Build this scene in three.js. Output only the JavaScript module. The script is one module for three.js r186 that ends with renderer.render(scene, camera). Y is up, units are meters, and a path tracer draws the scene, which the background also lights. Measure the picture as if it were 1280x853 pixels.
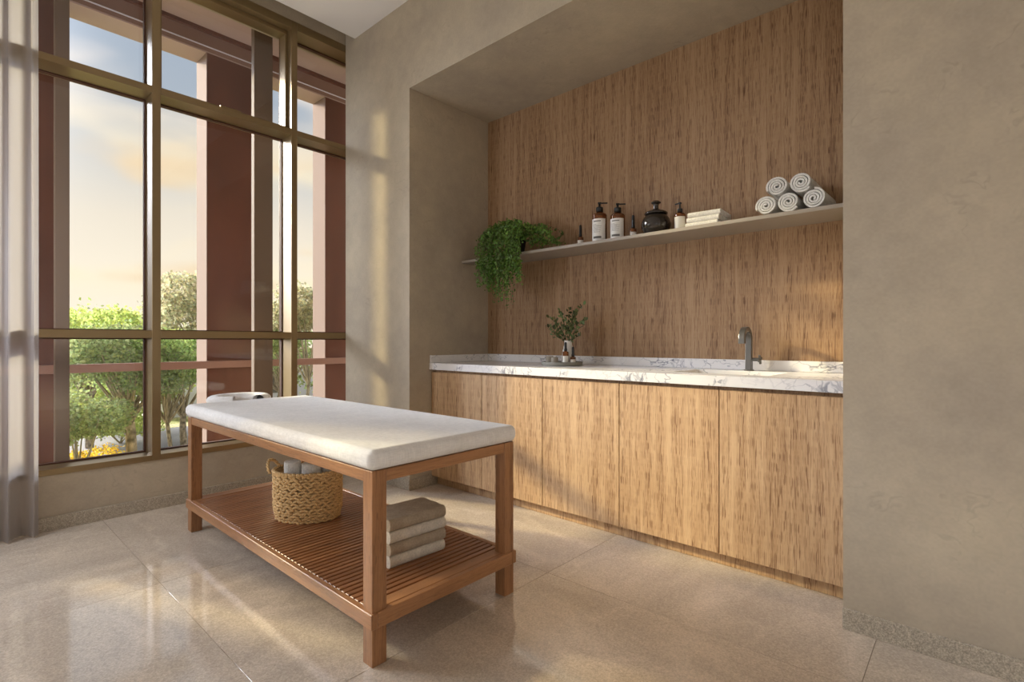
import * as THREE from 'three';
import { RoundedBoxGeometry } from 'three/addons/geometries/RoundedBoxGeometry.js';
import { ConvexGeometry } from 'three/addons/geometries/ConvexGeometry.js';
import { mergeGeometries } from 'three/addons/utils/BufferGeometryUtils.js';

// ------------------------------------------------------------------ camera, sky, sun, exposure
const scene = new THREE.Scene();
const camera = new THREE.PerspectiveCamera(66.88, 1280 / 853, 0.05, 400);
const EYE = 1.07, FX = -0.66834, FZ = -0.74386;
camera.position.set(0, EYE, 0);
camera.lookAt(FX * 10, EYE, FZ * 10);
const renderer = new THREE.WebGLRenderer({ antialias: true });
renderer.toneMapping = THREE.LinearToneMapping;
renderer.toneMappingExposure = 1.16;
renderer.shadowMap.enabled = true;
renderer.shadowMap.type = THREE.PCFSoftShadowMap;

let seedState = 12345;
const rnd = () => { seedState = (seedState + 0x6d2b79f5) | 0; let t = Math.imul(seedState ^ (seedState >>> 15), 1 | seedState); t = (t + Math.imul(t ^ (t >>> 7), 61 | t)) ^ t; return ((t ^ (t >>> 14)) >>> 0) / 4294967296; };
const rr = (a, b) => a + (b - a) * rnd();
const lerp = (a, b, t) => a + (b - a) * t, clamp = (x, a = 0, b = 1) => Math.min(b, Math.max(a, x)), sstep = (a, b, x) => { const t = clamp((x - a) / (b - a)); return t * t * (3 - 2 * t); };

// periodic value noise
const TAB = new Float32Array(65536); for (let i = 0; i < 65536; i++) TAB[i] = rnd();
function noise(x, y, px, py, s = 0) {
  const xi = Math.floor(x), yi = Math.floor(y); let fx = x - xi, fy = y - yi;
  fx = fx * fx * (3 - 2 * fx); fy = fy * fy * (3 - 2 * fy);
  const x0 = ((xi % px) + px) % px, x1 = (x0 + 1) % px, y0 = ((yi % py) + py) % py, y1 = (y0 + 1) % py;
  const h = (a, b) => TAB[(Math.imul(a + s * 131, 7919) + Math.imul(b + s * 17, 104729)) & 65535];
  const a = h(x0, y0), b = h(x1, y0), c = h(x0, y1), d = h(x1, y1);
  return a + (b - a) * fx + (c - a) * fy + (a - b - c + d) * fx * fy;
}
function fbm(u, v, nx, ny, oct, s = 0) { let t = 0, a = 0.5, w = 0; for (let i = 0; i < oct; i++) { t += a * noise(u * nx, v * ny, nx, ny, s + i); w += a; a *= 0.5; nx *= 2; ny *= 2; } return t / w; }

const SUN = new THREE.Vector3(-2.36, 1, 0.945).normalize();       // towards the sun
{
  const W = 1024, H = 512, data = new Float32Array(W * H * 4);
  const stops = [[0, .93, .84, .69], [6, .91, .82, .66], [11, .81, .735, .61], [16, .62, .61, .575], [22, .37, .43, .50], [30, .31, .38, .48], [50, .31, .40, .53], [90, .25, .34, .48]];
  const d = new THREE.Vector3();
  for (let r = 0; r < H; r++) {
    const up = ((r + 0.5) / H - 0.5) * Math.PI, e = Math.max(0, up * 180 / Math.PI);
    let k = 0; while (k < stops.length - 2 && e > stops[k + 1][0]) k++;
    const t = clamp((e - stops[k][0]) / (stops[k + 1][0] - stops[k][0]));
    for (let c = 0; c < W; c++) {
      const az = ((c + 0.5) / W - 0.5) * 2 * Math.PI, u = (c + 0.5) / W, v = e / 90;
      d.set(Math.cos(az) * Math.cos(up), Math.sin(up), Math.sin(az) * Math.cos(up));
      const col = [1, 2, 3].map((i) => lerp(stops[k][i], stops[k + 1][i], t));
      const warp = fbm(u, v, 16, 8, 3, 40) - 0.5;
      const cl = fbm(u + warp * 0.02, v + warp * 0.06, 22, 16, 5, 3), c2 = fbm(u + warp * .02, v, 40, 40, 4, 9);
      const band = sstep(2, 7, e) * (1 - sstep(24, 50, e) * .7);
      const m = sstep(0.42, 0.62, cl) * band, dark = sstep(0.56, 0.72, c2) * sstep(.4, .6, cl) * band * (1 - sstep(14, 20, e));
      const warm = 1 - sstep(14, 26, e), tint = [lerp(.80, .97, warm), lerp(.73, .83, warm), lerp(.68, .56, warm)];
      for (let i = 0; i < 3; i++) { col[i] = lerp(col[i], tint[i], m * .75); col[i] = lerp(col[i], [.80, .58, .34][i], dark * .7); }
      const ang = Math.acos(clamp(d.dot(SUN), -1, 1)) * 180 / Math.PI, fillGlow = 72 * Math.exp(-((ang / 11) ** 2));  // strong glow added around the out-of-view sun to brighten the room
      const o = (r * W + c) * 4;
      data[o] = col[0] + fillGlow * .88; data[o + 1] = col[1] + fillGlow * .95; data[o + 2] = col[2] + fillGlow * 1.08; data[o + 3] = 1;
    }
  }
  const sky = new THREE.DataTexture(data, W, H, THREE.RGBAFormat, THREE.FloatType);
  sky.mapping = THREE.EquirectangularReflectionMapping; sky.magFilter = THREE.LinearFilter; sky.needsUpdate = true;
  scene.background = sky; scene.backgroundIntensity = .98;
}
const sun = new THREE.DirectionalLight(new THREE.Color().setRGB(1.0, 0.84, 0.46), 4.5);
sun.name = 'sun'; sun.position.copy(SUN).multiplyScalar(30); sun.castShadow = true; sun.shadow.radius = 5;
sun.shadow.mapSize.set(4096, 4096);
Object.assign(sun.shadow.camera, { left: -14, right: 14, top: 12, bottom: -12, near: 1, far: 80 });
scene.add(sun, sun.target);

// ------------------------------------------------------------------ helpers
const used = new Map();
const numbered = (n) => { const k = used.get(n) ?? 0; used.set(n, k + 1); return k ? n + '_' + String(k).padStart(3, '0') : n; };
const V = (x, y, z) => new THREE.Vector3(x, y, z);
function lit(o) { o.traverse((m) => { if (m.isMesh) { m.castShadow = true; m.receiveShadow = true; } }); return o; }
function thing(name, label, category, pos = [0, 0, 0], group) {
  const o = new THREE.Group(); o.name = numbered(name); o.position.set(...pos); o.userData = { label, category };
  if (group) o.userData.group = group; scene.add(o); return o;
}
function part(parent, name, geo, mat, pos, rot) {
  const m = new THREE.Mesh(geo, mat); m.name = name; if (pos) m.position.set(...pos); if (rot) m.rotation.set(...rot);
  m.castShadow = m.receiveShadow = true; parent.add(m); return m;
}
function struct(name, geo, mat, label, category = 'structure') {
  const m = geo ? new THREE.Mesh(geo, mat) : new THREE.Group(); m.name = name; m.castShadow = m.receiveShadow = true;
  m.userData = { kind: 'structure', label, category }; scene.add(m); return m;
}
function uvBox(geo, grain = 'y', ox = 0, oy = 0) {   // uv in metres; v follows the grain axis
  const p = geo.attributes.position, n = geo.attributes.normal, uv = new Float32Array(p.count * 2), ax = ['x', 'y', 'z'], gi = ax.indexOf(grain);
  for (let i = 0; i < p.count; i++) {
    const q = [p.getX(i), p.getY(i), p.getZ(i)], a = [Math.abs(n.getX(i)), Math.abs(n.getY(i)), Math.abs(n.getZ(i))];
    const dom = a[0] >= a[1] && a[0] >= a[2] ? 0 : a[1] >= a[2] ? 1 : 2;
    const rest = [0, 1, 2].filter((k) => k !== dom), vi = rest.includes(gi) ? gi : rest.includes(1) ? 1 : rest[1], ui = rest.find((k) => k !== vi);
    uv[i * 2] = q[ui] + ox; uv[i * 2 + 1] = q[vi] + oy;
  }
  geo.setAttribute('uv', new THREE.BufferAttribute(uv, 2)); return geo;
}
function range(x0, x1, y0, y1, z0, z1) {   // a box given by its extents
  const g = new THREE.BoxGeometry(Math.abs(x1 - x0), Math.abs(y1 - y0), Math.abs(z1 - z0)); g.translate((x0 + x1) / 2, (y0 + y1) / 2, (z0 + z1) / 2); return uvBox(g);
}
function chamfer(w, h, d, c = 0.002, grain = 'y', ox = 0, oy = 0) {
  const pts = [];
  for (const sx of [-1, 1]) for (const sy of [-1, 1]) for (const sz of [-1, 1]) {
    pts.push(V(sx * w / 2, sy * (h / 2 - c), sz * (d / 2 - c)), V(sx * (w / 2 - c), sy * h / 2, sz * (d / 2 - c)), V(sx * (w / 2 - c), sy * (h / 2 - c), sz * d / 2));
  }
  return uvBox(new ConvexGeometry(pts), grain, ox, oy);
}
function cRange(x0, x1, y0, y1, z0, z1, c = 0.002, grain = 'y') {
  const g = chamfer(Math.abs(x1 - x0), Math.abs(y1 - y0), Math.abs(z1 - z0), c); g.translate((x0 + x1) / 2, (y0 + y1) / 2, (z0 + z1) / 2); return uvBox(g, grain);
}
const merge = (list) => { const l = list.map((g) => { const k = g.index ? g.toNonIndexed() : g; for (const a of Object.keys(k.attributes)) if (!['position', 'normal', 'uv'].includes(a)) k.deleteAttribute(a); return k; }); return mergeGeometries(l, false); };
const lathe = (pts, seg = 40) => new THREE.LatheGeometry(pts.map(([r, y]) => new THREE.Vector2(r, y)), seg);
function tube(pts, r, seg = 20, rad = 8, closed = false) { return new THREE.TubeGeometry(new THREE.CatmullRomCurve3(pts, closed), seg, r, rad, closed); }
function mat(o) { const m = o.transmission || o.clearcoat || o.sheen || o.ior || o.specularIntensity ? new THREE.MeshPhysicalMaterial(o) : new THREE.MeshStandardMaterial(o); return m; }
function tex(w, h, fn, { srgb = true, size = [1, 1] } = {}) {
  const d = new Uint8Array(w * h * 4);
  for (let y = 0; y < h; y++) for (let x = 0; x < w; x++) {
    const c = fn((x + .5) / w, (y + .5) / h), o = (y * w + x) * 4;
    if (typeof c === 'number') d[o] = d[o + 1] = d[o + 2] = clamp(c) * 255; else { d[o] = clamp(c[0], 0, 255); d[o + 1] = clamp(c[1], 0, 255); d[o + 2] = clamp(c[2], 0, 255); }
    d[o + 3] = 255;
  }
  const t = new THREE.DataTexture(d, w, h, THREE.RGBAFormat); t.wrapS = t.wrapT = THREE.RepeatWrapping; t.magFilter = THREE.LinearFilter; t.minFilter = THREE.LinearMipmapLinearFilter; t.generateMipmaps = true;
  if (srgb) t.colorSpace = THREE.SRGBColorSpace; t.repeat.set(1 / size[0], 1 / size[1]); t.needsUpdate = true; return t;
}
const mix3 = (a, b, t) => [lerp(a[0], b[0], t), lerp(a[1], b[1], t), lerp(a[2], b[2], t)];

// pixel of the photograph -> point on a plane x = / y = / z =
function at(px, py, axis, val) {
  const f = 646, R = [0.74386, 0, -0.66834], d = V(FX * f + R[0] * (px - 640), 426.8 - py, FZ * f + R[2] * (px - 640));
  const o = V(0, EYE, 0), t = (val - o[axis]) / d[axis]; return o.addScaledVector(d, t);
}

// ------------------------------------------------------------------ materials
function woodTex(light, mid, dark, porK, s, size, W = 1024, H = 1024, f = 1) {
  const height = new Uint8Array(W * H), F = (n) => Math.round(n * f);
  const map = tex(W, H, (u, v) => {
    const warp = (fbm(u, v, 3, 2, 3, s) - .5) * .14 + (noise(u * 20, v * 14, 20, 14, s + 5) - .5) * .005, ux = u + warp * .3;
    const broad = fbm(ux, v, 8, 1, 3, s + 1), ring = Math.abs((((u + warp) * 13) % 1 + 1) % 1 - .5) * 2;
    const a = noise(ux * F(70), v * 4, F(70), 4, s + 2), b = noise(ux * F(190), v * 14, F(190), 14, s + 3), c = noise(ux * F(430), v * 40, F(430), 40, s + 8);
    const zone = clamp(.25 + broad * .7 + (ring - .5) * .5 + (a - .5) * .6);
    const pore = sstep(.62, .82, noise(ux * F(430), v * 40, F(430), 40, s + 4)) * zone, p2 = sstep(.6, .85, noise(ux * F(640), v * 90, F(640), 90, s + 7)) * zone;
    const t = clamp(.28 + (broad - .5) * .5 + (a - .5) * .34 + (b - .5) * .34 + (c - .5) * .22 + (ring - .5) * .10);
    let col = t < .5 ? mix3(light, mid, t * 2) : mix3(mid, dark, (t - .5) * 1.2);
    col = mix3(col, dark, clamp((pore * .8 + p2 * .4) * porK));
    height[Math.floor(v * H) * W + Math.floor(u * W)] = 255 * clamp(1 - pore * .7 - p2 * .3 - c * .15);
    return col;
  }, { size });
  const bump = tex(W, H, (u, v) => height[Math.floor(v * H) * W + Math.floor(u * W)] / 255, { srgb: false, size });
  return { map, bump };
}
const oakT = woodTex([206, 172, 132], [186, 150, 110], [122, 86, 55], 1.0, 11, [1.0, 2.0], 2048, 2048);
const teakT = woodTex([170, 122, 82], [150, 105, 68], [96, 64, 42], .5, 51, [.7, 1.4], 1024, 1024, .6);
const M = {};
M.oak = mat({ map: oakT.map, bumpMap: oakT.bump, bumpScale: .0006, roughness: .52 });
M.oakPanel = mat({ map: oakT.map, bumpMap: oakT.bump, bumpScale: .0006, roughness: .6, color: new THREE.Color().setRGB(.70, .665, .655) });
M.teak = mat({ map: teakT.map, bumpMap: teakT.bump, bumpScale: .0004, roughness: .42 });
M.teakSlat = mat({ map: teakT.map, roughness: .36, color: new THREE.Color().setRGB(.82, .74, .70) });
const plasterT = tex(1024, 1024, (u, v) => {
  const a = fbm(u, v, 5, 5, 5, 61), b = fbm(u, v, 40, 40, 3, 66), c = noise(u * 300, v * 300, 300, 300, 70);
  const w = fbm(u, v, 20, 20, 3, 75) * .1, ridge = 1 - Math.abs(fbm(u + w, v, 30, 30, 4, 72) - .5) * 20, mark = clamp(ridge) * sstep(.56, .72, fbm(u, v, 9, 9, 3, 79)) * sstep(.45, .6, b);
  const k = .93 + (a - .5) * .16 + (b - .5) * .06 + (c - .5) * .03 - mark * .06;
  return [191 * k, 176 * k, 153 * k * (1 - (a - .5) * .04)];
}, { size: [2.2, 2.2] });
const plasterB = tex(512, 512, (u, v) => fbm(u, v, 60, 60, 3, 81) * .6 + fbm(u, v, 10, 10, 3, 85) * .4, { srgb: false, size: [1.1, 1.1] });
M.plaster = mat({ map: plasterT, bumpMap: plasterB, bumpScale: .0012, roughness: .9 });
M.ceiling = mat({ color: 0xe6e1dc, roughness: .95 });
M.stone = mat({
  map: tex(2048, 2048, (u, v) => {
    const wx = (fbm(u, v, 5, 5, 4, 91) - .5) * .25, s = fbm(u * 1 + wx, v + wx * .6, 6, 18, 4, 95), f = noise(u * 900, v * 900, 900, 900, 98), g = noise(u * 420, v * 420, 420, 420, 99);
    const vein = clamp(1 - Math.abs(fbm(u + wx * .6, v - wx * .3, 4, 9, 4, 101) - .5) * 14), k = .93 + (s - .5) * .16 + (f - .5) * .13 + (g - .5) * .10 + vein * .045;
    return [208 * k, 192 * k, 173 * k];
  }, { size: [2.44, 2.44] }),
  roughnessMap: tex(1024, 1024, (u, v) => .78 + (noise(u * 500, v * 500, 500, 500, 103) - .5) * .35 + (fbm(u, v, 12, 12, 3, 105) - .5) * .25, { srgb: false, size: [1.22, 1.22] }),
  roughness: .12, ior: 1.75,
});
M.grout = mat({ color: 0xa39684, roughness: .9 });
M.terrazzo = mat({
  map: tex(512, 512, (u, v) => { const a = noise(u * 130, v * 130, 130, 130, 111), b = noise(u * 60, v * 60, 60, 60, 113), k = .86 + (a - .5) * .30 + (b - .5) * .10; return [196 * k, 182 * k, 160 * k]; }, { size: [.36, .36] }), roughness: .75,
});
const marble = tex(1024, 1024, (u, v) => {
  const w1 = fbm(u, v, 4, 4, 5, 121) - .5, w2 = fbm(u, v, 4, 4, 5, 125) - .5, r = (fbm(u + w1 * .3, v + w2 * .3, 8, 8, 5, 130) - .5), v1 = clamp(1 - Math.abs(r) * 46), v2 = clamp(1 - Math.abs(fbm(u + w2 * .3, v - w1 * .3, 15, 15, 4, 137) - .5) * 30);
  const pres = .25 + .75 * sstep(.42, .60, fbm(u, v, 5, 5, 3, 141)), cl = fbm(u + w1 * .2, v, 3, 3, 5, 145);
  const k = clamp(v1 * .60 * pres + v2 * .36 * pres + sstep(.5, .8, cl) * .15);
  return mix3([236, 233, 231], [96, 99, 112], k);
}, { size: [.9, .9] });
M.marble = mat({ map: marble, roughness: .22, ior: 1.5 });
M.bronze = mat({ color: new THREE.Color().setRGB(.25, .175, .085), roughness: .34, metalness: .55 });
M.gasket = mat({ color: 0x4a2a18, roughness: .7 });
M.glass = mat({ color: 0xffffff, transmission: 1, roughness: 0.0, ior: 1.5, thickness: 0, metalness: 0, specularIntensity: 1 });
M.sheer = mat({ color: new THREE.Color().setRGB(.72, .69, .68), transmission: .86, roughness: .58, thickness: 0, specularIntensity: 0, side: THREE.DoubleSide });
const weaveB = tex(256, 256, (u, v) => .5 + .25 * Math.sin(u * Math.PI * 2 * 64) * Math.sin(v * Math.PI * 2 * 64) + (noise(u * 128, v * 128, 128, 128, 151) - .5) * .5, { srgb: false, size: [.12, .12] });
const linenT = tex(512, 512, (u, v) => { const a = noise(u * 256, v * 24, 256, 24, 153), b = noise(u * 24, v * 256, 24, 256, 155), c = fbm(u, v, 6, 6, 3, 157), k = .95 + (a - .5) * .06 + (b - .5) * .06 + (c - .5) * .04; return [240 * k, 237 * k, 233 * k]; }, { size: [.4, .4] });
M.linen = mat({ map: linenT, bumpMap: weaveB, bumpScale: .0006, roughness: .95 });
const terryB = tex(256, 256, (u, v) => noise(u * 60, v * 60, 60, 60, 161) * .6 + noise(u * 120, v * 120, 120, 120, 162) * .4, { srgb: false, size: [.12, .12] });
const terry = (r, g, b, s) => mat({ map: tex(256, 256, (u, v) => { const k = .94 + (noise(u * 50, v * 50, 50, 50, s) - .5) * .10 + (fbm(u, v, 6, 6, 3, s + 2) - .5) * .14; return [r * k, g * k, b * k]; }, { size: [.2, .2] }), bumpMap: terryB, bumpScale: .0014, roughness: 1 });
M.towelWhite = terry(238, 234, 226, 171); M.towelSand = terry(222, 213, 197, 174); M.towelTaupe = terry(182, 166, 144, 177); M.towelGrey = terry(230, 226, 218, 179);
M.straw = mat({ map: tex(256, 256, (u, v) => { const k = .86 + (noise(u * 8, v * 90, 8, 90, 181) - .5) * .5 + (fbm(u, v, 5, 5, 3, 183) - .5) * .4; return [230 * k, 190 * k, 130 * k]; }, { size: [1, 1] }), roughness: .75 });
M.shelf = mat({ color: 0x9c9184, roughness: .55 });
M.amber = mat({ color: new THREE.Color().setRGB(.30, .105, .03), transmission: .55, roughness: .06, thickness: .02, ior: 1.45 });
M.blackPlastic = mat({ color: 0x0d0c0b, roughness: .35 });
M.jar = mat({ color: new THREE.Color().setRGB(.035, .028, .022), roughness: .16, metalness: .35, clearcoat: .6, clearcoatRoughness: .1 });
M.ceramic = mat({ color: 0xd8d4cc, roughness: .6 });
M.candle = mat({ color: 0xaba294, roughness: .7 });
M.wax = mat({ color: 0xd9d0bd, roughness: .6 });
M.tray = mat({ color: 0x8d8a80, roughness: .65 });
M.gunmetal = mat({ color: new THREE.Color().setRGB(.16, .155, .15), roughness: .36, metalness: .75 });
M.steel = mat({ color: 0x8b8782, roughness: .3, metalness: .9 });
M.terracotta = mat({ map: tex(512, 512, (u, v) => { const k = .9 + (fbm(u, v, 8, 3, 4, 191) - .5) * .3; return [114 * k, 70 * k, 54 * k]; }, { size: [2, 2] }), roughness: .85 });
M.pillar = mat({ color: 0x74604f, roughness: .8 });
M.soffit = mat({ color: 0xb79f97, roughness: .9 });
M.jamb = mat({ color: 0x8c7468, roughness: .9 });
M.beam = mat({ color: 0x8d6f62, roughness: .85 });
M.rail = mat({ color: 0x9a7263, roughness: .6 });
M.whiteWall = mat({ color: 0xe4e2ec, roughness: .9 });
M.concrete = mat({ color: 0xd8d0c4, roughness: .95 });
M.roof = mat({ color: 0x9a6f58, roughness: .9 });
M.grass = mat({ map: tex(512, 512, (u, v) => { const a = fbm(u, v, 10, 10, 5, 201), b = noise(u * 250, v * 250, 250, 250, 203), k = .7 + b * .6; return mix3([150 * k, 150 * k, 84 * k], [196 * k, 184 * k, 140 * k], sstep(.4, .62, a)); }, { size: [14, 14] }), roughness: 1 });
M.asphalt = mat({ color: 0x9a95a0, roughness: .95 });
M.bark = mat({ map: tex(128, 256, (u, v) => { const k = .8 + (fbm(u, v, 16, 8, 4, 211) - .5) * .9; return [206 * k, 190 * k, 164 * k]; }, { size: [1, 1] }), roughness: .95 });
const leaf = (r, g, b, t = .4) => mat({ color: new THREE.Color().setRGB(r, g, b), transmission: t, roughness: .95, thickness: 0, specularIntensity: .3, side: THREE.DoubleSide });
M.leafOlive = leaf(.35, .42, .20, .45); M.leafLime = leaf(.54, .64, .22, .5); M.leafDeep = leaf(.40, .52, .20, .45); M.leafDry = leaf(.52, .50, .34, .5); M.leafYellow = leaf(.80, .58, .08);
M.fern = mat({ color: new THREE.Color().setRGB(.13, .27, .045), roughness: .55, transmission: .25, thickness: 0, side: THREE.DoubleSide });
M.eucalyptus = mat({ color: new THREE.Color().setRGB(.085, .125, .05), roughness: .6, side: THREE.DoubleSide });
M.stem = mat({ color: 0x4a4a26, roughness: .8 });
M.darkPot = mat({ color: 0x2b2622, roughness: .6 });
M.soil = mat({ color: 0x2a1d14, roughness: 1 });
M.door = mat({ color: 0xb9ab97, roughness: .6 });

// ------------------------------------------------------------------ room shell
const XW = -3.89, ZN = -2.262, NX0 = -3.02, NX1 = -0.37, NTOP = 2.884, ZB = -3.063, CEIL = 3.519, XR = 2.6, ZR = 3.6;
{
  const g = struct('floor', null, null, 'polished beige stone tile floor', 'floor');
  part(g, 'grout_bed', range(-4.15, XR + .2, -.25, -.003, ZB - .2, ZR + .2), M.grout);
  const sx = 1.206, sz = 1.225;
  for (let i = -1; i < 6; i++) for (let j = -3; j < 4; j++) {
    const x0 = -2.678 + i * sx, z0 = -.66 + j * sz, a = Math.max(x0, -4.1), b = Math.min(x0 + sx, XR + .1), c = Math.max(z0, ZB - .1), d = Math.min(z0 + sz, ZR + .1);
    if (b - a < .05 || d - c < .05) continue;
    const w = b - a - .0018, h = d - c - .0018, t = chamfer(w, .02, h, .0003);
    uvBox(t, (i + j) % 2 ? 'x' : 'z', rr(0, 2.4), rr(0, 2.4));
    part(g, 'tile', t, M.stone, [(a + b) / 2, -.01, (c + d) / 2]);
  }
}
struct('wall_niche', merge([range(-3.884, NX0, -.02, 3.9, -3.35, ZN), range(NX1, XR + .2, -.02, 3.9, -3.35, ZN), range(NX0, NX1, NTOP, 3.9, -3.35, ZN), range(NX0, NX1, -.02, NTOP, -3.35, ZB - .014)]), M.plaster, 'beige limewashed plaster wall with a deep recessed niche', 'wall');
struct('wall_window', merge([range(-4.2, XW, -.02, .31, -3.35, ZR + .2), range(-4.2, -4.02, 3.505, 3.9, -3.35, ZR + .2), range(-4.02, XW + .002, 3.521, 3.9, -3.35, ZR + .2), range(-4.2, XW, .31, 3.51, -3.35, -2.93)]), M.plaster, 'plaster wall below and above the bronze framed window', 'wall');
struct('wall_right', range(XR, XR + .2, -.02, 3.9, ZN, ZR + .2), M.ceiling, 'plaster wall facing the window', 'wall');
struct('wall_back', range(XW, XR, -.02, 3.9, ZR, ZR + .2), M.ceiling, 'plaster wall opposite the niche', 'wall');
struct('ceiling', merge([range(-3.743, XR, CEIL, 3.9, ZN, ZR), range(-4.2, -3.743, 3.74, 3.9, ZN, ZR)]), M.ceiling, 'white ceiling with a curtain pocket along the window', 'ceiling');
struct('baseboard_window', cRange(XW, XW + .013, 0, .077, ZN + .013, ZR, .0015), M.terrazzo, 'speckled terrazzo baseboard under the window', 'baseboard');
struct('baseboard_left', cRange(-3.877, NX0, 0, .077, ZN, ZN + .013, .0015), M.terrazzo, 'speckled terrazzo baseboard between window and niche', 'baseboard');
struct('baseboard_niche', cRange(NX0, NX0 + .013, 0, .077, -2.50, ZN + .013, .0015), M.terrazzo, 'short speckled terrazzo baseboard inside the niche beside the cabinets', 'baseboard');
struct('baseboard_right', cRange(NX1 + .0, XR, 0, .077, ZN, ZN + .013, .0015), M.terrazzo, 'speckled terrazzo baseboard right of the niche', 'baseboard');
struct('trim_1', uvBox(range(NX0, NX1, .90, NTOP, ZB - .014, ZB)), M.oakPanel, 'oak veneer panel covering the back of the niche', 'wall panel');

// windows: one group per bay
const GX = -4.05, FR = -3.885, MU = .0235;
const bays = [[-2.93, -1.83], [-1.83, -.935], [-.935, .16], [.16, 1.055], [1.055, 1.95], [1.95, 2.845], [2.845, 3.6]];
bays.forEach(([z0, z1], i) => {
  const g = struct('window_' + (i + 1), null, null, ['narrow bronze framed window bay next to the niche wall', 'bronze framed window bay with a handle on its upper sash', 'bronze framed window bay with the curtain at its edge'][i] ?? 'bronze framed window bay behind the curtain side', 'window');
  const a = z0 + (i ? MU : 0), b = z1 - MU, br = (nm, x0, x1, y0, y1, c, d, ax) => part(g, nm, cRange(x0, x1, y0, y1, c, d, .0015, ax), M.bronze);
  br('mullion', GX - .05, FR, .31, 3.52, z1 - MU, z1 + MU, 'y');
  br('sill', GX - .05, FR, .31, .345, a, b, 'z');
  br('transom', GX - .05, FR, 1.089, 1.137, a, b, 'z');
  br('transom', GX - .05, FR, 2.648, 2.690, a, b, 'z');
  br('head', GX - .05, FR, 3.458, 3.52, a, b, 'z');
  for (const [y0, y1] of [[.345, 1.089], [1.137, 2.648], [2.690, 3.458]]) {
    const t = .008, dp = .02, fr = merge([range(GX - dp, GX + .012, y0, y0 + t, a, b), range(GX - dp, GX + .012, y1 - t, y1, a, b), range(GX - dp, GX + .012, y0 + t, y1 - t, a, a + t), range(GX - dp, GX + .012, y0 + t, y1 - t, b - t, b)]);
    part(g, 'gasket', fr, M.gasket);
    part(g, 'pane', new THREE.PlaneGeometry(b - a - 2 * t, y1 - y0 - 2 * t).rotateY(Math.PI / 2), M.glass, [GX, (y0 + y1) / 2, (a + b) / 2]);
    if (i === 1 && y0 > 2) {
      const s = .03, sash = merge([cRange(GX + .012, FR - .06, y0, y0 + s, a, b), cRange(GX + .012, FR - .06, y1 - s, y1, a, b), cRange(GX + .012, FR - .06, y0 + s, y1 - s, a, a + .02), cRange(GX + .012, FR - .06, y0 + s, y1 - s, b - .02, b)]);
      const sm = part(g, 'sash', sash, M.bronze);
      part(sm, 'handle', merge([cRange(FR - .06, FR - .035, y0 + .008, y0 + .024, -1.37, -1.35), cRange(FR - .045, FR - .03, y0 + .006, y0 + .026, -1.46, -1.32)]), M.bronze);
    }
  }
});
struct('door_1', cRange(XR - .045, XR, 0, 2.3, .6, 1.6, .003), M.door, 'plain painted door in the wall facing the window', 'door');

// made-up paper globe fill lamps, added behind the camera to brighten the room
const fillWhite = new THREE.Color().setRGB(.90, .98, 1.12);
M.paper = mat({ color: 0xf2eee8, roughness: .9, emissive: fillWhite, emissiveIntensity: 1.0 });  // emissive shell shared by the added fill globes
function globe(o, y, k) {
  part(o, 'globe', new THREE.SphereGeometry(.23, 40, 28), M.paper, [0, y, 0]);
  const l = new THREE.PointLight(fillWhite, k); l.name = 'fill_bulb'; l.position.y = y; l.castShadow = true; l.shadow.radius = 11; o.add(l);
}
for (const [x, y, z, k, label] of [[-3.5, 1.45, .38, 3.2, 'added paper globe fill lamp hanging out of view nearest the niche'], [-3.3, 1.7, 2.0, .8, 'added paper globe fill lamp hanging out of view in the back of the room']]) {
  const o = thing('fill_globe_pendant', label, 'lamp', [x, y, z], 'added fill pendants');
  globe(o, 0, k);
  part(o, 'cord', new THREE.CylinderGeometry(.003, .003, CEIL - y - .23, 8).translate(0, .23 + (CEIL - y - .23) / 2, 0), M.gasket);
  part(o, 'ceiling_rose', new THREE.CylinderGeometry(.05, .05, .02, 24).translate(0, CEIL - y - .01, 0), M.ceiling);
}
{
  const o = thing('fill_floor_lamp', 'added paper globe fill lamp on a slim dark stand out of view', 'lamp', [.8, 0, 1.5]);  // added out of view to lift the table end, floor and doors
  globe(o, .95, 1.6);
  part(o, 'stand', new THREE.CylinderGeometry(.012, .012, .72, 16).translate(0, .37, 0), M.gasket);
  part(o, 'foot', new THREE.CylinderGeometry(.15, .16, .02, 40).translate(0, .011, 0), M.gasket);
}

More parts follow.
